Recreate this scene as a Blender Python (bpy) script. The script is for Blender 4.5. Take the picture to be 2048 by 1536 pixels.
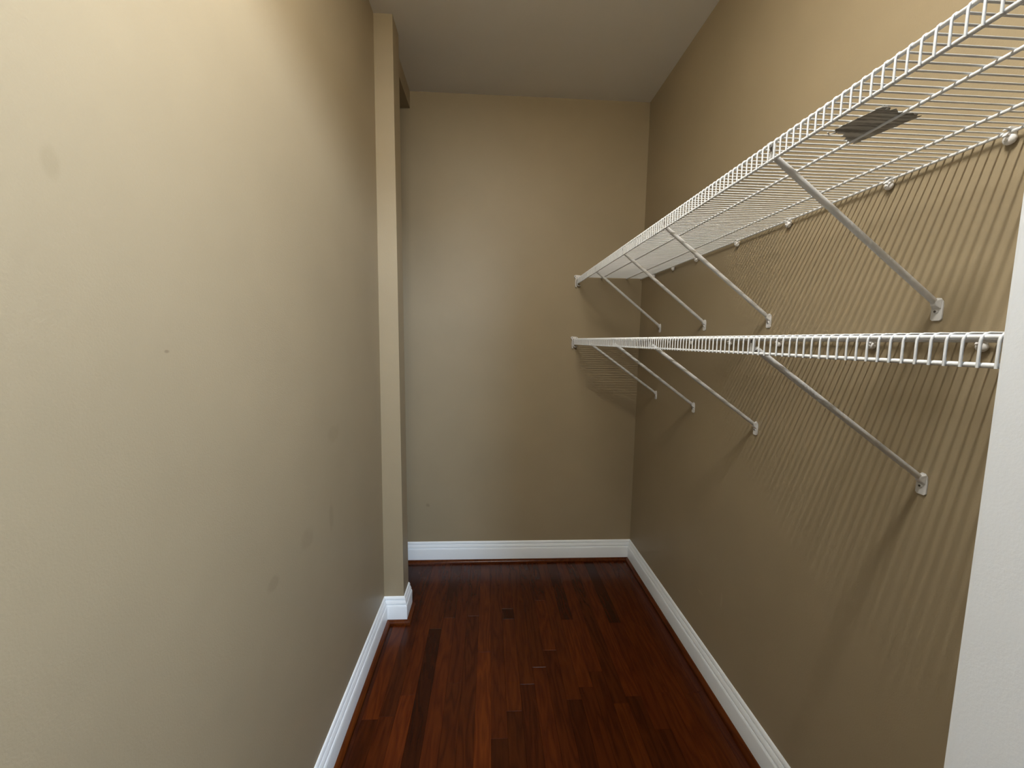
import bpy, bmesh, math, random
from mathutils import Vector, Matrix
random.seed(7)
for o in list(bpy.data.objects): bpy.data.objects.remove(o)
scn = bpy.context.scene
col = scn.collection

# ------------------------------------------------------------------ camera
F_PX, YAW, PITCH, ROLL, CAM_H = 828.4155, -0.0555, -0.1058, -0.0148, 1.2288
cam_d = bpy.data.cameras.new('camera'); cam = bpy.data.objects.new('camera', cam_d); col.objects.link(cam)
cam_d.sensor_fit = 'HORIZONTAL'; cam_d.sensor_width = 36.0
cam_d.lens = 36.0 * F_PX / 2048.0; cam_d.clip_start = 0.02
_R = Matrix.Rotation(YAW, 3, 'Z') @ Matrix.Rotation(PITCH, 3, 'X') @ Matrix.Rotation(ROLL, 3, 'Y')
_rt, _fw, _up = _R.col[0], _R.col[1], _R.col[2]
cam.matrix_world = Matrix(((_rt.x, _up.x, -_fw.x, 0), (_rt.y, _up.y, -_fw.y, 0), (_rt.z, _up.z, -_fw.z, CAM_H), (0, 0, 0, 1)))
scn.camera = cam

# ------------------------------------------------------------------ world, view, lights
world = bpy.data.worlds.new('world'); scn.world = world; world.use_nodes = True
world.node_tree.nodes['Background'].inputs[0].default_value = (0.55, 0.72, 1.0, 1)
world.node_tree.nodes['Background'].inputs[1].default_value = 0.3
scn.view_settings.view_transform = 'Standard'; scn.view_settings.look = 'None'
scn.view_settings.gamma = 1.0; scn.view_settings.use_curve_mapping = False
scn.view_settings.exposure = 0.0

LAMP = (0.0, 0.42, 2.44)
def area(name, loc, rot, energy, color, shape='DISK', size=0.05, size_y=None):
    d = bpy.data.lights.new(name, 'AREA'); d.shape = shape; d.size = size
    if size_y: d.size_y = size_y
    d.energy = energy; d.color = color
    o = bpy.data.objects.new(name, d); o.location = loc; o.rotation_euler = rot; col.objects.link(o)
    return o
LAMP_W, LENS_W, ROOM_W, GLOBE_W = 19.0, 8.0, 20.0, 118.0
GLOBE = (0.57, -0.28, 2.13); GLOBE_R = 0.07; GLOBE_COL = (0.65, 0.79, 1.0)
LAMP_COL = (1.0, 0.96, 0.88)
area('closet_lamp_light', (LAMP[0], LAMP[1], LAMP[2] - 0.0320), (0, 0, 0), LAMP_W, LAMP_COL, 'RECTANGLE', 0.60, 0.036)
# daylight through the window of the room behind the doorway
area('room_window_daylight', (1.35, -4.10, 1.15), (math.radians(90), 0, 0), ROOM_W, (0.58, 0.80, 1.0), 'RECTANGLE', 0.62, 1.5)

# ------------------------------------------------------------------ dimensions
XR, XL, YB, YF0, YF1, H = 0.8058, -0.4461, 2.205, 0.22, 0.340, 2.44
YC, YCB, XC = 1.7169, 1.822, -0.3688
XH = -0.4031; Z_HEAD = 2.361
JX = 0.446

# ------------------------------------------------------------------ helpers
def link(name, me, mat=None, parent=None, loc=(0, 0, 0), kind=None):
    o = bpy.data.objects.new(name, me); col.objects.link(o); o.location = loc
    if mat and me and not me.materials: me.materials.append(mat)
    if parent: o.parent = parent
    if kind: o['kind'] = kind
    return o
def mesh(name, verts, faces, smooth=False):
    me = bpy.data.meshes.new(name); me.from_pydata([tuple(v) for v in verts], [], faces); me.update()
    bm = bmesh.new(); bm.from_mesh(me); bmesh.ops.recalc_face_normals(bm, faces=bm.faces); bm.to_mesh(me); bm.free()
    if smooth: me.polygons.foreach_set('use_smooth', [True] * len(me.polygons))
    return me
class MB:
    def __init__(s): s.v = []; s.f = []
    def add(s, v, f):
        n = len(s.v); s.v += [tuple(p) for p in v]; s.f += [tuple(i + n for i in q) for q in f]; return s
    def box(s, x0, x1, y0, y1, z0, z1):
        v = [(x, y, z) for x in (x0, x1) for y in (y0, y1) for z in (z0, z1)]
        return s.add(v, [(0, 1, 3, 2), (4, 6, 7, 5), (0, 4, 5, 1), (2, 3, 7, 6), (0, 2, 6, 4), (1, 5, 7, 3)])
    def tube(s, pts, r, n=6, cap=True):
        pts = [Vector(p) for p in pts]; rs = r if isinstance(r, (list, tuple)) else [r] * len(pts)
        up = None; rings = []
        for i, p in enumerate(pts):
            t = (pts[min(i + 1, len(pts) - 1)] - pts[max(i - 1, 0)]).normalized()
            if up is None:
                a = Vector((0, 0, 1)) if abs(t.z) < 0.9 else Vector((0, 1, 0)); up = (a - t * a.dot(t)).normalized()
            else: up = (up - t * up.dot(t)).normalized()
            sd = t.cross(up)
            rings.append([p + (up * math.cos(2 * math.pi * k / n) + sd * math.sin(2 * math.pi * k / n)) * rs[i] for k in range(n)])
        v = [q for rr in rings for q in rr]; f = []
        for i in range(len(pts) - 1):
            for k in range(n):
                f.append((i * n + k, i * n + (k + 1) % n, (i + 1) * n + (k + 1) % n, (i + 1) * n + k))
        if cap: f += [tuple(range(n - 1, -1, -1)), tuple((len(pts) - 1) * n + k for k in range(n))]
        return s.add(v, f)
    def prism(s, poly, a0, a1, axis):
        """poly = list of 2D points, extruded along axis from a0 to a1 (axis 0:x -> (y,z); 1:y -> (x,z); 2:z -> (x,y))"""
        def P(p, a): return (a, p[0], p[1]) if axis == 0 else (p[0], a, p[1]) if axis == 1 else (p[0], p[1], a)
        n = len(poly); v = [P(p, a0) for p in poly] + [P(p, a1) for p in poly]
        return s.add(v, [tuple(range(n - 1, -1, -1)), tuple(range(n, 2 * n))] + [(i, (i + 1) % n, n + (i + 1) % n, n + i) for i in range(n)])
    def dome(s, c, axis, r, hgt, n=12, m=4):
        """rounded head on axis (unit vector), flat at base"""
        c = Vector(c); a = Vector(axis).normalized(); u = a.orthogonal().normalized(); w = a.cross(u); v = []
        for j in range(m):
            t = j / m * math.pi / 2
            for k in range(n):
                th = 2 * math.pi * k / n
                v.append(c + a * hgt * math.sin(t) + (u * math.cos(th) + w * math.sin(th)) * r * math.cos(t))
        v.append(c + a * hgt); f = [tuple(range(n - 1, -1, -1))]
        for j in range(m - 1):
            for k in range(n): f.append((j * n + k, j * n + (k + 1) % n, (j + 1) * n + (k + 1) % n, (j + 1) * n + k))
        for k in range(n): f.append(((m - 1) * n + k, (m - 1) * n + (k + 1) % n, m * n))
        return s.add(v, f)
    def build(s, name, mat, parent=None, loc=(0, 0, 0), smooth=False, kind=None, bevel=0, sharp=40):
        me = mesh(name, s.v, s.f, smooth)
        if bevel:
            bm = bmesh.new(); bm.from_mesh(me)
            bmesh.ops.bevel(bm, geom=[e for e in bm.edges if e.calc_face_angle(0) > 0.5], offset=bevel, segments=2, affect='EDGES', profile=0.6)
            bm.to_mesh(me); bm.free()
        if smooth: me.set_sharp_from_angle(angle=math.radians(sharp))
        return link(name, me, mat, parent, loc, kind)
def empty(name, loc, label, cat, group=None):
    o = bpy.data.objects.new(name, None); col.objects.link(o); o.location = loc; o.empty_display_size = 0.05
    o['label'] = label; o['category'] = cat
    if group: o['group'] = group
    return o

# ------------------------------------------------------------------ materials
def mat_base(name, color, rough=0.5, spec=0.5, metallic=0.0, coat=0.0):
    m = bpy.data.materials.new(name); m.use_nodes = True; b = m.node_tree.nodes['Principled BSDF']
    b.inputs['Base Color'].default_value = (*color, 1); b.inputs['Roughness'].default_value = rough
    b.inputs['Specular IOR Level'].default_value = spec; b.inputs['Metallic'].default_value = metallic
    b.inputs['Coat Weight'].default_value = coat
    return m
def nd(m, t, **kw):
    n = m.node_tree.nodes.new(t)
    for k, v in kw.items(): setattr(n, k, v)
    return n
def noise(m, scale, detail=2, vec=None, rough=0.5):
    n = nd(m, 'ShaderNodeTexNoise'); n.inputs['Scale'].default_value = scale; n.inputs['Detail'].default_value = detail
    n.inputs['Roughness'].default_value = rough
    if vec: m.node_tree.links.new(vec, n.inputs['Vector'])
    return n
def painted(name, color, rough, spots=(), stipple=0.25, var=0.05, spec=0.5):
    """rolled wall paint: fine stipple relief, faint tonal unevenness, and smudges at given world places
    spots: (centre xyz, radii xyz, darkening factor colour)"""
    m = mat_base(name, color, rough, spec); L = m.node_tree.links; b = m.node_tree.nodes['Principled BSDF']
    geo = nd(m, 'ShaderNodeNewGeometry'); pos = geo.outputs['Position']
    n1 = noise(m, 330, 3, pos, 0.6); bump = nd(m, 'ShaderNodeBump'); bump.inputs['Strength'].default_value = stipple
    bump.inputs['Distance'].default_value = 0.0012; L.new(n1.outputs['Fac'], bump.inputs['Height']); L.new(bump.outputs['Normal'], b.inputs['Normal'])
    n2 = noise(m, 2.3, 4, pos, 0.55)
    mr = nd(m, 'ShaderNodeMapRange'); mr.inputs['From Min'].default_value = 0.3; mr.inputs['From Max'].default_value = 0.7
    mr.inputs['To Min'].default_value = 1 - var; mr.inputs['To Max'].default_value = 1 + var; L.new(n2.outputs['Fac'], mr.inputs['Value'])
    mx = nd(m, 'ShaderNodeMix', data_type='RGBA', blend_type='MULTIPLY'); mx.inputs['Factor'].default_value = 1
    mx.inputs['A'].default_value = (*color, 1); L.new(mr.outputs['Result'], mx.inputs['B']); out = mx.outputs['Result']
    for c, r, dk in spots:
        sub = nd(m, 'ShaderNodeVectorMath', operation='SUBTRACT'); sub.inputs[1].default_value = c; L.new(pos, sub.inputs[0])
        wob = noise(m, 28, 3, pos); ws = nd(m, 'ShaderNodeVectorMath', operation='SCALE'); ws.inputs['Scale'].default_value = 0.9
        div = nd(m, 'ShaderNodeVectorMath', operation='DIVIDE'); div.inputs[1].default_value = r; L.new(sub.outputs[0], div.inputs[0])
        ln = nd(m, 'ShaderNodeVectorMath', operation='LENGTH'); L.new(div.outputs[0], ln.inputs[0])
        ad = nd(m, 'ShaderNodeMath', operation='ADD'); L.new(ln.outputs['Value'], ad.inputs[0]); L.new(wob.outputs['Fac'], ad.inputs[1])
        mp = nd(m, 'ShaderNodeMapRange', interpolation_type='SMOOTHSTEP'); mp.inputs['From Min'].default_value = 0.9; mp.inputs['From Max'].default_value = 1.5
        mp.inputs['To Min'].default_value = 1; mp.inputs['To Max'].default_value = 0; L.new(ad.outputs[0], mp.inputs['Value'])
        m2 = nd(m, 'ShaderNodeMix', data_type='RGBA', blend_type='MULTIPLY'); L.new(mp.outputs['Result'], m2.inputs['Factor'])
        L.new(out, m2.inputs['A']); m2.inputs['B'].default_value = (*dk, 1); out = m2.outputs['Result']
    L.new(out, b.inputs['Base Color'])
    return m
TAN = (0.333, 0.270, 0.172)
SM = (0.92, 0.915, 0.90)
M_wall = painted('tan_wall_paint', TAN, 0.5)
M_wall_left = painted('tan_wall_paint_scuffed', TAN, 0.5, [
    ((XL, 0.466, 1.402), (0.02, 0.012, 0.022), SM), ((XL, 0.600, 1.206), (0.02, 0.006, 0.003), (0.7, 0.68, 0.66)),
    ((XL, 1.20, 0.954), (0.02, 0.05, 0.030), SM), ((XL, 1.00, 0.73), (0.02, 0.05, 0.035), (0.9, 0.89, 0.88)),
    ((XL, 0.84, 0.715), (0.02, 0.03, 0.018), (0.88, 0.87, 0.86)), ((XL, 1.16, 0.72), (0.02, 0.02, 0.06), (0.9, 0.89, 0.88))])
M_wall_back = painted('tan_wall_paint_marked', TAN, 0.5, [((-0.33, YB, 0.324), (0.016, 0.02, 0.014), (0.8, 0.78, 0.76))])
M_wall_right = painted('tan_wall_paint_scratched', TAN, 0.5, [
    ((XR, 1.44, 0.29), (0.02, 0.030, 0.006), (1.12, 1.12, 1.12)), ((XR, 1.30, 0.35), (0.02, 0.006, 0.04), (1.1, 1.1, 1.1))])
M_ceil = painted('ceiling_paint', (0.76, 0.75, 0.73), 0.8, stipple=0.35, var=0.03, spec=0.2)
M_trim = painted('white_trim_paint', (0.86, 0.91, 0.95), 0.32, stipple=0.05, var=0.02)
M_jamb = painted('white_door_frame_paint', (0.84, 0.89, 0.955), 0.4, stipple=0.12, var=0.02)
M_wire = painted('white_vinyl_coating', (0.74, 0.77, 0.80), 0.3, stipple=0.0, var=0.02)
M_steel = painted('white_enamelled_steel', (0.68, 0.69, 0.70), 0.35, stipple=0.0, var=0.03)
M_plastic = painted('white_clip_plastic', (0.80, 0.80, 0.80), 0.35, stipple=0.03, var=0.02)
M_hole_shade = mat_base('dark_hole_shade', (0.10, 0.09, 0.085), 0.4, metallic=0.8)  # dark colour standing for the shade inside recesses, slots and holes
M_scrap = painted('grey_crumpled_film', (0.20, 0.193, 0.178), 0.6, stipple=0.8, var=0.35)
_t = nd(M_scrap, 'ShaderNodeMapping'); _t.inputs['Scale'].default_value = (14, 170, 60); _g = nd(M_scrap, 'ShaderNodeNewGeometry'); M_scrap.node_tree.links.new(_g.outputs['Position'], _t.inputs['Vector'])
_n = noise(M_scrap, 1.0, 3, _t.outputs[0]); _r = nd(M_scrap, 'ShaderNodeValToRGB'); _r.color_ramp.elements[0].position = 0.35; _r.color_ramp.elements[0].color = (0.15, 0.143, 0.13, 1)
_r.color_ramp.elements[1].position = 0.65; _r.color_ramp.elements[1].color = (0.52, 0.51, 0.48, 1); M_scrap.node_tree.links.new(_n.outputs['Fac'], _r.inputs['Fac'])
M_scrap.node_tree.links.new(_r.outputs['Color'], M_scrap.node_tree.nodes['Principled BSDF'].inputs['Base Color'])
M_sub = mat_base('dark_subfloor', (0.012, 0.006, 0.004), 0.8)

def wood_mat(name, shoe=False):
    m = mat_base(name, (0.1, 0.03, 0.01), 0.24, 0.16, coat=0.05); L = m.node_tree.links; b = m.node_tree.nodes['Principled BSDF']
    b.inputs['Coat Roughness'].default_value = 0.14
    tc = nd(m, 'ShaderNodeTexCoord'); oi = nd(m, 'ShaderNodeObjectInfo')
    rv = nd(m, 'ShaderNodeMath', operation='MULTIPLY'); rv.inputs[1].default_value = 37.0; L.new(oi.outputs['Random'], rv.inputs[0])
    cb = nd(m, 'ShaderNodeCombineXYZ'); L.new(rv.outputs[0], cb.inputs[0]); L.new(rv.outputs[0], cb.inputs[1]); L.new(rv.outputs[0], cb.inputs[2])
    ad = nd(m, 'ShaderNodeVectorMath', operation='ADD'); L.new(tc.outputs['Object'], ad.inputs[0]); L.new(cb.outputs[0], ad.inputs[1])
    mp = nd(m, 'ShaderNodeMapping'); mp.inputs['Scale'].default_value = (22, 2.6, 22); L.new(ad.outputs[0], mp.inputs['Vector'])
    cath = noise(m, 1.0, 3, mp.outputs[0], 0.45)                    # broad cathedral figure
    ring = nd(m, 'ShaderNodeMath', operation='MULTIPLY'); ring.inputs[1].default_value = 13.0; L.new(cath.outputs['Fac'], ring.inputs[0])
    fr = nd(m, 'ShaderNodeMath', operation='PINGPONG'); fr.inputs[1].default_value = 1.0; L.new(ring.outputs[0], fr.inputs[0])
    mp2 = nd(m, 'ShaderNodeMapping'); mp2.inputs['Scale'].default_value = (420, 7, 420); L.new(ad.outputs[0], mp2.inputs['Vector'])
    pores = noise(m, 1.0, 3, mp2.outputs[0], 0.6)
    ramp = nd(m, 'ShaderNodeValToRGB'); cr = ramp.color_ramp
    cr.elements[0].position = 0.0; cr.elements[0].color = (0.024, 0.0040, 0.0009, 1)
    cr.elements[1].position = 1.0; cr.elements[1].color = (0.072, 0.0150, 0.0022, 1)
    e = cr.elements.new(0.35); e.color = (0.044, 0.0080, 0.0013, 1)
    mixv = nd(m, 'ShaderNodeMath', operation='MULTIPLY_ADD'); mixv.inputs[1].default_value = 0.55; L.new(fr.outputs[0], mixv.inputs[0])
    pv = nd(m, 'ShaderNodeMath', operation='MULTIPLY'); pv.inputs[1].default_value = 0.6; L.new(pores.outputs['Fac'], pv.inputs[0]); L.new(pv.outputs[0], mixv.inputs[2])
    L.new(mixv.outputs[0], ramp.inputs['Fac'])
    mu = nd(m, 'ShaderNodeMix', data_type='RGBA', blend_type='MULTIPLY'); mu.inputs['Factor'].default_value = 1
    L.new(ramp.outputs['Color'], mu.inputs['A']); L.new(oi.outputs['Color'], mu.inputs['B']); L.new(mu.outputs['Result'], b.inputs['Base Color'])
    bp = nd(m, 'ShaderNodeBump'); bp.inputs['Strength'].default_value = 0.06; bp.inputs['Distance'].default_value = 0.0006
    L.new(pores.outputs['Fac'], bp.inputs['Height']); L.new(bp.outputs['Normal'], b.inputs['Normal'])
    return m
M_wood = wood_mat('stained_oak_strip')
M_shoe = wood_mat('stained_shoe_moulding')

# ------------------------------------------------------------------ room shell
def struct(name, mb, m, **kw): return mb.build(name, m, kind='structure', **kw)
struct('wall_right', MB().box(XR, 0.92, YF1 - 0.12, YB + 0.1, 0, H), M_wall_right)
struct('wall_back', MB().box(-1.9, XR, YB, YB + 0.1, 0, H), M_wall_back)
struct('wall_left', MB().box(XL - 0.105, XL, YF0, YC, 0, H), M_wall_left)
tw = 0.0069                                                          # the return is a touch out of plumb
mb = MB(); v = [(XL - 0.105, YC, 0), (XC + tw, YC, 0), (XC + tw, YCB, 0), (XL - 0.105, YCB, 0),
                (XL - 0.105, YC, H), (XC - tw, YC, H), (XC - tw, YCB, H), (XL - 0.105, YCB, H)]
mb.add(v, [(0, 3, 2, 1), (4, 5, 6, 7), (0, 1, 5, 4), (1, 2, 6, 5), (2, 3, 7, 6), (3, 0, 4, 7)])
struct('wall_return', mb, M_wall)
struct('wall_header', MB().box(XH - 0.115, XH, YCB, YB, Z_HEAD, H), M_wall)
struct('wall_front', MB().box(JX + 0.02, XR, YF0, YF1, 0, H).box(XL, JX + 0.02, YF0, YF1, 2.05, H), M_wall)
struct('ceiling', MB().box(-1.9, 2.2, -4.3, YB + 0.1, H, H + 0.08), M_ceil)
# side alcove beyond the opening behind the return
struct('wall_alcove_front', MB().box(-1.9, XL - 0.105, 0.4, 0.5, 0, H), M_wall)
struct('wall_alcove_side', MB().box(-2.0, -1.9, 0.4, YB + 0.1, 0, H), M_wall)
# room behind the doorway the photograph is taken from
RB = -4.2
struct('wall_room_left', MB().box(-1.7, -1.6, RB, YF0 - 0.1, 0, H), M_wall)
struct('wall_room_right', MB().box(2.1, 2.2, RB, YF0, 0, H), M_wall)
struct('wall_room_front', MB().box(-1.6, XL, YF0 - 0.1, YF0, 0, H).box(XR, 2.1, YF0 - 0.1, YF0, 0, H), M_wall)
struct('wall_room_back', MB().box(-1.6, 1.0, RB - 0.1, RB, 0, H).box(1.7, 2.1, RB - 0.1, RB, 0, H).box(1.0, 1.7, RB - 0.1, RB, 0, 0.35).box(1.0, 1.7, RB - 0.1, RB, 1.95, H), M_wall)
w2 = MB()
for x0, x1, z0, z1 in ((1.0, 1.04, 0.35, 1.95), (1.66, 1.7, 0.35, 1.95), (1.04, 1.66, 0.35, 0.39), (1.04, 1.66, 1.91, 1.95), (1.04, 1.66, 1.13, 1.16)): w2.box(x0, x1, RB - 0.08, RB - 0.03, z0, z1)
struct('window_1', w2, M_trim)
# door frame: right jamb board (its eased edge faces the closet) and head
trim = struct('trim_1', MB().box(JX, JX + 0.02, YF0 - 0.012, YF1, 0, 2.05), M_jamb, bevel=0.0035)
struct('trim_2', MB().box(XL, JX, YF0 - 0.012, YF1, 2.03, 2.05), M_jamb)

# ------------------------------------------------------------------ floor of separate strips
floor = struct('floor', MB().box(-1.9, 2.2, -4.3, YB + 0.1, -0.09, -0.019), M_sub)
PW, X0 = 0.0522, 0.0158
kmin, kmax = -12, 15
# strips that can be told apart in the photograph: cuts (far -> near) and tones between them
known = {-5: ([1.66], [0.9, 0.38]), 1: ([1.783, 1.712], [0.95, 0.5, 1.05]), 6: ([1.699, 1.34], [0.58, 1.3, 0.8]), 10: ([1.672, 1.17], [0.55, 0.95, 0.65]),
         4: ([1.84, 1.52], [0.75, 1.25, 0.8]), 2: ([1.36], [0.95, 0.62]), 5: ([1.29], [1.05, 0.55]), -3: ([1.374], [0.85, 0.8]), 8: ([1.27], [0.75, 0.95]), -6: ([1.33], [1.1, 1.3]), -1: ([1.52], [1.15, 1.3]), 0: ([1.16], [0.95, 0.5]), -7: ([1.25], [0.7, 0.9])}
rp = random.Random(11)
def plank_mesh(w, l):
    e, t = 0.0004, 0.018
    hw, hl = w / 2 - 0.0001, l / 2 - 0.0001
    v = [(-hw, -hl, -t), (hw, -hl, -t), (hw, hl, -t), (-hw, hl, -t), (-hw, -hl, -e), (hw, -hl, -e), (hw, hl, -e), (-hw, hl, -e),
         (-hw + e, -hl + e, 0), (hw - e, -hl + e, 0), (hw - e, hl - e, 0), (-hw + e, hl - e, 0)]
    f = [(0, 3, 2, 1)] + [(i, (i + 1) % 4, 4 + (i + 1) % 4, 4 + i) for i in range(4)] + [(4 + i, 4 + (i + 1) % 4, 8 + (i + 1) % 4, 8 + i) for i in range(4)] + [(8, 9, 10, 11)]
    return mesh('plank', v, f)
for k in range(kmin, kmax):
    x = X0 + (k + 0.5) * PW; w = PW
    if k == 15: break
    xl_, xr_ = x - PW / 2, x + PW / 2
    if xr_ > XR + 0.002: xr_ = XR + 0.002
    if xr_ - xl_ < 0.004: continue
    far = YB + 0.001; near = -0.55
    if k in known: cuts, tones = list(known[k][0]), list(known[k][1])
    else: cuts, tones = [], [rp.choice([0.62, 0.75, 0.85, 0.95, 1.05, 1.15])]
    y = cuts[-1] if cuts else far
    while True:
        y -= rp.uniform(0.42, 0.95)
        if y < near + 0.2: break
        cuts.append(y); tones.append(rp.choice([0.6, 0.72, 0.85, 0.95, 1.05, 1.2]))
    ys = [far] + cuts + [near]
    for i in range(len(ys) - 1):
        l = ys[i] - ys[i + 1]
        o = link('plank', plank_mesh(xr_ - xl_, l), M_wood, floor, ((xl_ + xr_) / 2, (ys[i] + ys[i + 1]) / 2, 0))
        t = tones[i] ** 0.95 * rp.uniform(0.95, 1.05); o.color = (t, t * rp.uniform(0.95, 1.05), t, 1)
# rest of the boards outside the photographed closet
struct('floor_room', MB().box(-1.6, 2.1, RB, -0.55, -0.018, -0.0005).box(X0 + 15 * PW, 2.1, -0.55, YF0, -0.018, -0.0005).box(-1.6, X0 - 12 * PW, -0.55, YF0, -0.018, -0.0005), M_wood).color = (0.85, 0.85, 0.85, 1)
struct('floor_alcove', MB().box(-1.9, X0 - 12 * PW, 0.5, YB, -0.018, -0.0005), M_wood).color = (0.85, 0.85, 0.85, 1)

# ------------------------------------------------------------------ baseboards with shoe moulding
BH = 0.1147
PROFILE = [(0, 0), (0.0160, 0), (0.0160, 0.0730), (0.0152, 0.0755), (0.0132, 0.0795), (0.0092, 0.0802), (0.0092, 0.0836), (0.0124, 0.0844), (0.0118, 0.0880), (0.0098, 0.0930),
           (0.0074, 0.0982), (0.0040, 0.0990), (0.0040, 0.1018), (0.0070, 0.1028), (0.0062, 0.1075), (0.0038, 0.1122), (0.0012, BH), (0, BH)]
r = 0.017
SHOE = [(0.0160, 0), (0.0160 + r, 0)] + [(0.0160 + r * math.cos(a), r * math.sin(a)) for a in [math.radians(t) for t in (18, 36, 54, 72, 90)]]
def run(profile, p, q, n, mp, mq):
    """profile swept from p to q on the floor; n = direction into the room; mp / mq = mitre shifts along the run per unit depth"""
    p, q, n = Vector(p), Vector(q), Vector(n); d = (q - p).normalized(); m = len(profile); v = []
    for base, mt in ((p, mp), (q, mq)):
        for dep, z in profile:
            b = base + n * dep + d * (mt * dep); v.append((b.x, b.y, z))
    f = [tuple(range(m)), tuple(range(2 * m - 1, m - 1, -1))] + [(i, m + i, m + (i + 1) % m, (i + 1) % m) for i in range(m)]
    return MB().add(v, f)
XCb = XC + tw
def baseboard(name, p, q, n, mp, mq):
    b = run(PROFILE, p, q, n, mp, mq).build(name, M_trim, kind='structure', smooth=True, sharp=18)
    s = run(SHOE, p, q, n, mp, mq).build('shoe_moulding', M_shoe, b, smooth=True, sharp=50); s.color = (1.35, 1.55, 1.5, 1); s['label'] = 'reddish brown quarter-round shoe moulding'
    return b
baseboard('baseboard_left', (XL, YF1), (XL, YC), (1, 0), 0, -1)
baseboard('baseboard_return_front', (XL, YC), (XCb, YC), (0, -1), 1, 1)
baseboard('baseboard_return_side', (XCb, YC), (XCb, YCB), (1, 0), -1, 0)
baseboard('baseboard_back', (-1.9, YB), (XR, YB), (0, -1), 0, -1)
baseboard('baseboard_right', (XR, YB), (XR, YF1), (-1, 0), 1, 0)

# ------------------------------------------------------------------ wire shelves
RW, RR = 0.00138, 0.0025
def shelf(xf, zd, zb, ystart, pitch, label, back_x):
    t = empty('wire_shelf', (xf, YF1, zb), label, 'shelf', 'wire shelves on the closet wall')
    def sub(name, me, loc):
        o = link(name, me, M_wire, t, loc); return o
    # the wire mesh is modelled from the front edge (x = 0) back to the wall
    D = XR - 0.0012 - xf; hz = zd - zb
    pts = [(D, 0, hz), (0.0075, 0, hz), (0.0040, 0, hz - 0.0008), (0.0011, 0, hz - 0.0032), (0, 0, hz - 0.0070), (0, 0, 0)]
    wt = MB().tube(pts, RW, 6); me = mesh('wire', wt.v, wt.f, True); me.set_sharp_from_angle(angle=math.radians(70))
    y = ystart
    while y < YB - 0.004:
        sub('wire', me, (0, y - YF1, 0)); y += pitch
    ln = YB - YF1
    tb = MB().tube([(0, 0.001, 0), (0, ln - 0.001, 0)], RR, 10); rme = mesh('rail', tb.v, tb.f, True); rme.set_sharp_from_angle(angle=math.radians(60))
    zr = hz - RW - RR + 0.0004
    for x, z in ((RW + RR, hz - RW - RR + 0.0002), (RW + RR - 0.0003, RR), (0.585 - xf, zr), (0.7205 - xf, zr), (back_x - xf, zr)):
        sub('rail', rme, (x, 0, z))
    return t
XU, ZU, ZUB = 0.4598, 1.5615, 1.5285
XS, ZS, ZSB = 0.4512, 1.2417, 1.2095
shelf(XU, ZU, ZUB, 0.3549, 0.01445, 'upper white wire shelf with a grey scrap caught in it', 0.7965)
shelf(XS, ZS, ZSB, 0.3450, 0.01432, 'lower white wire shelf fixed to the wall', 0.7965)

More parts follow.
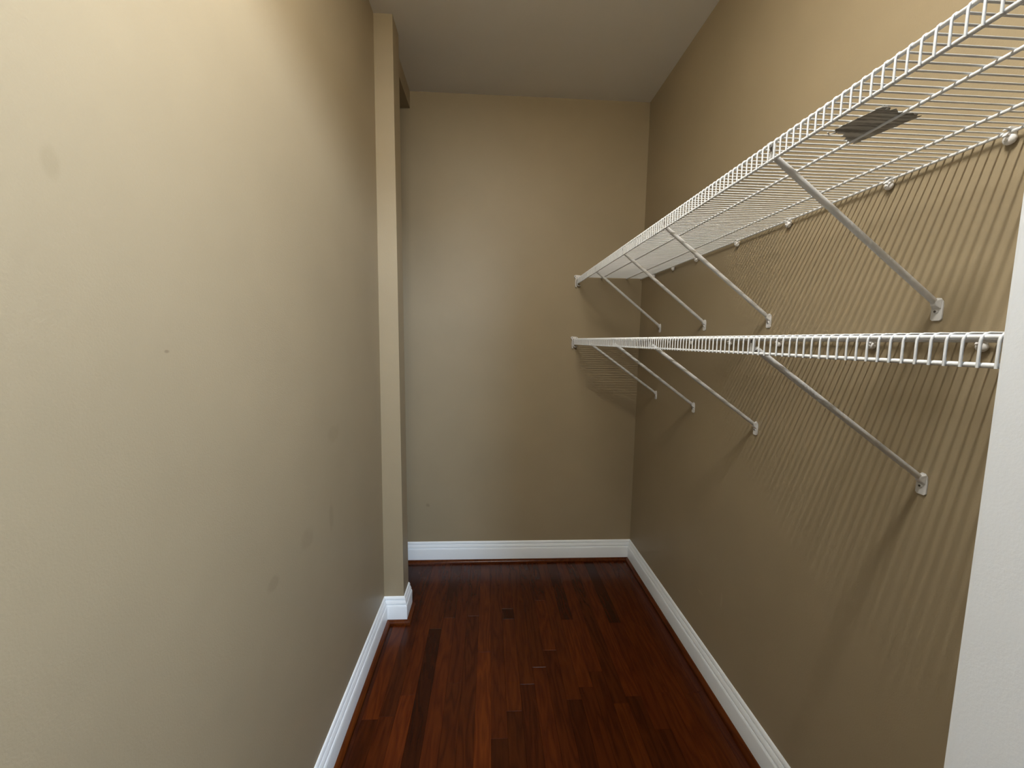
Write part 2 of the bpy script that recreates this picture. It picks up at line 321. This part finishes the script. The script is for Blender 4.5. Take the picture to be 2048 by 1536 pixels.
# ------------------------------------------------------------------ diagonal shelf brackets
def bracket(xf, zd, zb, yt, yw, label):
    zt = zd - 0.246; zpl = zt - 0.001                               # top of the wall plate
    t = empty('shelf_bracket', (XR, yw, zpl - 0.040), label, 'bracket', 'diagonal brackets under the wire shelves')
    L = lambda p: (p[0] - XR, p[1] - yw, p[2] - (zpl - 0.040))
    top = Vector((xf + 0.0165, yt, zb + 0.0105)); bot = Vector((XR - 0.0075, yw, zpl - 0.0075)); d = (top - bot)
    rr = 0.0056
    pts = [bot + d * s for s in (0.0, 0.03, 0.08, 0.5, 0.93, 1.0)]
    rod = MB().tube([L(p) for p in pts], [rr * 0.9, rr, rr, rr, rr, rr * 0.85], 12).build('rod', M_steel, t, smooth=True, sharp=60)
    # flattened foot running from the rod into the wall plate
    hw = 0.0095; zp0, zp1 = zpl - 0.040, zpl
    poly = [(yw - hw + 0.003, zp0), (yw + hw - 0.003, zp0), (yw + hw, zp0 + 0.003), (yw + hw, zp1 - 0.012), (yw + hw - 0.004, zp1 - 0.003), (yw + 0.002, zp1 + 0.001), (yw - 0.004, zp1), (yw - hw + 0.001, zp1 - 0.006), (yw - hw, zp1 - 0.014), (yw - hw, zp0 + 0.003)]
    pb = MB().prism([(p[0] - yw, p[1] - zp0) for p in poly], -0.0032, -0.0002, 0)
    pb.build('wall_plate', M_steel, t, bevel=0.0006)
    # throat between rod and plate (the pressed end of the tube)
    q = [Vector((XR - 0.0135, yw - 0.0048, zpl - 0.0055)), Vector((XR - 0.0135, yw + 0.0048, zpl - 0.0055)), Vector((XR - 0.003, yw + 0.0085, zpl - 0.001)), Vector((XR - 0.003, yw - 0.0085, zpl - 0.001)),
         Vector((XR - 0.011, yw - 0.0048, zpl - 0.0135)), Vector((XR - 0.011, yw + 0.0048, zpl - 0.0135)), Vector((XR - 0.003, yw + 0.0085, zpl - 0.020)), Vector((XR - 0.003, yw - 0.0085, zpl - 0.020))]
    MB().add([L(p) for p in q], [(0, 1, 2, 3), (4, 7, 6, 5), (0, 4, 5, 1), (1, 5, 6, 2), (2, 6, 7, 3), (3, 7, 4, 0)]).build('foot', M_steel, t, bevel=0.0015)
    sc = MB().dome((-0.0032, 0.0005, 0.0165), (-1, 0, 0), 0.0044, 0.0028).build('screw', M_steel, t, smooth=True)
    MB().tube([(-0.0056, 0.0005, 0.0163), (-0.0062, 0.0005, 0.0163)], 0.0021, 8).build('screw_recess_shade', M_hole_shade, sc)  # dark disc on the head paints the shade of its recess
    # pressed strap and hook that hang on the front rails of the shelf
    sx = xf + 0.0093
    hk = MB().prism([(yt - 0.0062, zb + 0.004), (yt + 0.0062, zb + 0.004), (yt + 0.0062, zd - 0.003), (yt - 0.0062, zd - 0.003)], sx, sx + 0.0022, 0)
    hk.box(xf + 0.0022, sx + 0.0022, yt - 0.0045, yt + 0.0045, zd - 0.0017, zd + 0.0006)
    hk.v = [L(p) for p in hk.v]; hk.build('hook', M_steel, t, bevel=0.0005)
    sl = MB().box(sx - 0.0004, sx, yt - 0.0052, yt - 0.0022, zd - 0.017, zd - 0.008).box(sx - 0.0004, sx, yt + 0.001, yt + 0.0042, zd - 0.012, zd - 0.005)
    sl.v = [L(p) for p in sl.v]; sl.build('slot_shade', M_hole_shade, t)  # thin dark slabs on the strap, painted shade in place of cut slots
    return t
ordn = ['nearest the door frame', 'second from the door frame', 'third from the door frame', 'nearest the back wall']
for (yt, yw), w in zip(((0.706, 0.713), (1.140, 1.166), (1.485, 1.526), (1.872, 1.935)), ordn):
    bracket(XU, ZU, ZUB, yt, yw, 'white steel diagonal bracket under upper shelf, ' + w)
for (yt, yw), w in zip(((0.707, 0.703), (1.175, 1.187), (1.535, 1.571), (1.925, 1.941)), ordn):
    bracket(XS, ZS, ZSB, yt, yw, 'white steel diagonal bracket under lower shelf, ' + w)

# ------------------------------------------------------------------ wall clips behind the back rails
def clip(y, zd, label):
    t = empty('wall_clip', (XR, y, zd - 0.022), label, 'clip', 'wall clips holding the back rails')
    # rounded body: squashed ellipsoid against the wall
    n, m = 14, 9; v = []; f = []
    for j in range(m + 1):
        ph = math.pi * j / m
        for k in range(n):
            th = 2 * math.pi * k / n
            x = -0.006 + 0.0068 * math.sin(ph) * math.cos(th); x = min(x, -0.0002)
            v.append((x, 0.0088 * math.sin(ph) * math.sin(th), 0.0092 - 0.0085 * math.cos(ph)))
    for j in range(m):
        for k in range(n): f.append((j * n + k, j * n + (k + 1) % n, (j + 1) * n + (k + 1) % n, (j + 1) * n + k))
    mb = MB(); mb.add(v, f); me = mesh('body', mb.v, mb.f, True); 
    bm = bmesh.new(); bm.from_mesh(me); bmesh.ops.remove_doubles(bm, verts=bm.verts, dist=1e-5); bm.to_mesh(me); bm.free()
    link('body', me, M_plastic, t)
    # hook over the back rail and nail pin
    MB().prism([(-0.0150, 0.0135), (-0.0130, 0.0120), (-0.0040, 0.0150), (-0.0006, 0.0150), (-0.0006, 0.0262), (-0.0120, 0.0262), (-0.0150, 0.0225), (-0.0135, 0.0220), (-0.0118, 0.0240), (-0.0065, 0.0240), (-0.0060, 0.0205), (-0.0120, 0.0180)], -0.0042, 0.0042, 1).build('hook', M_plastic, t)
    MB().dome((-0.0135, 0.0, 0.0085), (-1, 0, -0.2), 0.003, 0.0012, 10, 3).build('pin', M_plastic, t, smooth=True)
for zd, w in ((ZU, 'upper'), (ZS, 'lower')):
    for i, y in enumerate((0.420, 0.634, 0.829, 1.111, 1.344, 1.610, 1.816, 2.030)):
        o = ['closest to the front wall', 'second from the front wall', 'third from the front wall', 'fourth from the front wall', 'fourth from the back corner wall', 'third from the back corner wall', 'second from the back corner wall', 'closest to the back corner wall'][i]
        clip(y, zd, 'small white plastic clip on %s shelf rear rail, %s' % (w, o))

# ------------------------------------------------------------------ end brackets on the back wall
def end_bracket(xf, zt, label):
    t = empty('end_bracket', (xf, YB, zt - 0.053), label, 'bracket', 'end brackets holding the shelf fronts at the back wall')
    y0, y1 = -0.016, -0.0005; dz = 0.053
    Z = lambda z: z + dz
    def strip(pts, w):
        """bent strip of thickness w following pts in the x-z plane"""
        P = [Vector((p[0], Z(p[1]))) for p in pts]; a, b = [], []
        for i, p in enumerate(P):
            d = (P[min(i + 1, len(P) - 1)] - P[max(i - 1, 0)]).normalized(); nn = Vector((-d.y, d.x)) * w / 2
            a.append(p + nn); b.append(p - nn)
        mb = MB(); n = len(P); v = [(p.x, y0, p.y) for p in a] + [(p.x, y0, p.y) for p in b] + [(p.x, y1, p.y) for p in a] + [(p.x, y1, p.y) for p in b]; f = []
        for i in range(n - 1):
            f += [(i, i + 1, n + i + 1, n + i), (2 * n + i, 3 * n + i, 3 * n + i + 1, 2 * n + i + 1), (i, 2 * n + i, 2 * n + i + 1, i + 1), (n + i, n + i + 1, 3 * n + i + 1, 3 * n + i)]
        f += [(0, n, 3 * n, 2 * n), (n - 1, 3 * n - 1, 4 * n - 1, 2 * n - 1)]
        return mb.add(v, f)
    top = [(-0.020, Z(0.004)), (-0.018, Z(0.0085)), (-0.013, Z(0.0105)), (0.010, Z(0.0090)), (0.016, Z(0.0065)), (0.018, Z(0.002)), (0.014, Z(-0.003)), (0.002, Z(-0.0045)), (-0.002, Z(-0.010)), (-0.012, Z(-0.010)), (-0.014, Z(-0.005)), (-0.0185, Z(-0.001))]
    mb = MB().prism(top, y0 + 0.002, y1, 1); mb.build('top_plate', M_plastic, t, bevel=0.0008)
    for hx, hz in ((-0.0135, 0.0035), (0.011, 0.0025), (-0.006, -0.0045)):
        MB().tube([(hx, y0 + 0.0016, Z(hz)), (hx, y0 + 0.003, Z(hz))], 0.0022, 10).build('hole_shade', M_hole_shade, t)  # dark discs set on the solid plate as the shade of holes
    strip([(-0.0105, -0.008), (-0.0118, -0.020), (-0.0118, -0.036), (-0.0095, -0.052)], 0.004).build('prong', M_plastic, t)
    strip([(-0.0035, -0.006), (-0.0040, -0.020), (-0.0040, -0.036), (-0.0020, -0.0425), (0.0030, -0.0455), (0.0095, -0.0455), (0.0140, -0.0420)], 0.0028).build('cradle', M_plastic, t)
end_bracket(XU, ZU, 'white plastic end bracket holding upper shelf front at back wall')
end_bracket(XS, ZS, 'white plastic end bracket holding lower shelf front at back wall')

# ------------------------------------------------------------------ grey scrap caught under the upper shelf
A, B, C, D = Vector((0.528, 0.650)), Vector((0.596, 0.690)), Vector((0.618, 0.604)), Vector((0.541, 0.583))
NX, NY = 16, 12; rs = random.Random(3); v = []; f = []
eu = [rs.uniform(-0.05, 0.05) for _ in range(NX + 1)]; ev = [rs.uniform(-0.05, 0.05) for _ in range(NX + 1)]
for j in range(NY + 1):
    for i in range(NX + 1):
        s, u = i / NX, j / NY
        uu = (u - 0.5) * (1 + 2 * (eu[i] if u < 0.5 else ev[i])) + 0.5
        p = (A * (1 - s) + B * s) * (1 - uu) + (D * (1 - s) + C * s) * uu
        dr = abs(p.x - 0.585)
        z = ZU - 0.0026 - rs.uniform(0, 0.0010)
        v.append((p.x, p.y, z))
for j in range(NY):
    for i in range(NX): f.append((j * (NX + 1) + i, j * (NX + 1) + i + 1, (j + 1) * (NX + 1) + i + 1, (j + 1) * (NX + 1) + i))
sc = empty('plastic_scrap', (0.572, 0.632, ZU - 0.012), 'crumpled dark grey scrap caught under the upper wire shelf', 'scrap')
me = mesh('sheet', [(p[0] - 0.572, p[1] - 0.632, p[2] - (ZU - 0.012)) for p in v], f, True)
sh = link('sheet', me, M_scrap, sc); so = sh.modifiers.new('thickness', 'SOLIDIFY'); so.thickness = 0.0007; so.offset = 0
def curl(pts): 
    MB().tube([(p[0] - 0.572, p[1] - 0.632, p[2] - (ZU - 0.012)) for p in pts], 0.0010, 6).build('curled_end', M_scrap, sc, smooth=True)
curl([(0.548, 0.587, ZU - 0.006), (0.546, 0.580, ZU - 0.007), (0.541, 0.576, ZU - 0.0075), (0.536, 0.578, ZU - 0.007), (0.533, 0.585, ZU - 0.006)])
curl([(0.533, 0.650, ZU - 0.006), (0.525, 0.655, ZU - 0.0075), (0.520, 0.652, ZU - 0.006)])

# ------------------------------------------------------------------ ceiling strip lamp above the doorway end of the closet (out of frame)
t = empty('ceiling_light', (LAMP[0], LAMP[1], LAMP[2] - 0.045), 'slim white ceiling strip lamp above the doorway', 'lamp')
MB().prism([(-0.035, 0.0448), (0.035, 0.0448), (0.032, 0.030), (0.024, 0.0265), (-0.024, 0.0265), (-0.032, 0.030)], -0.33, 0.33, 0).build('housing', M_steel, t, bevel=0.001)
TR, TLEN = 0.012, 0.60
M_bulb = mat_base('lit_diffuser', (0.9, 0.9, 0.88), 0.4); b = M_bulb.node_tree.nodes['Principled BSDF']
b.inputs['Emission Color'].default_value = (*LAMP_COL, 1); b.inputs['Emission Strength'].default_value = LENS_W / (math.pi * math.pi * TR * TLEN)
MB().prism([(TR * math.cos(a), 0.0264 + 1.0 * TR * math.sin(a)) for a in [math.pi + math.pi * i / 12 for i in range(13)]], -TLEN / 2, TLEN / 2, 0).build('diffuser', M_bulb, t)

# pendant globe lamp of the room behind the doorway: it shines through the doorway under the door head
t = empty('pendant_lamp', (GLOBE[0], GLOBE[1], GLOBE[2] - GLOBE_R), 'white glowing globe pendant lamp outside the doorway', 'lamp')
M_globe = mat_base('glowing_opal_glass', (0.9, 0.9, 0.9), 0.4); b = M_globe.node_tree.nodes['Principled BSDF']
b.inputs['Emission Color'].default_value = (*GLOBE_COL, 1); b.inputs['Emission Strength'].default_value = GLOBE_W / (4 * math.pi ** 2 * GLOBE_R ** 2)
bm = bmesh.new(); bmesh.ops.create_uvsphere(bm, u_segments=24, v_segments=14, radius=GLOBE_R); me = bpy.data.meshes.new('globe'); bm.to_mesh(me); bm.free()
me.polygons.foreach_set('use_smooth', [True] * len(me.polygons)); link('globe', me, M_globe, t, (0, 0, GLOBE_R))
MB().tube([(0, 0, 2 * GLOBE_R - 0.004), (0, 0, H - GLOBE[2] + GLOBE_R - 0.02)], 0.006, 8).build('stem', M_steel, t, smooth=True)
MB().tube([(0, 0, H - GLOBE[2] + GLOBE_R - 0.022), (0, 0, H - GLOBE[2] + GLOBE_R - 0.0005)], [0.045, 0.055], 20).build('canopy', M_steel, t, smooth=True)
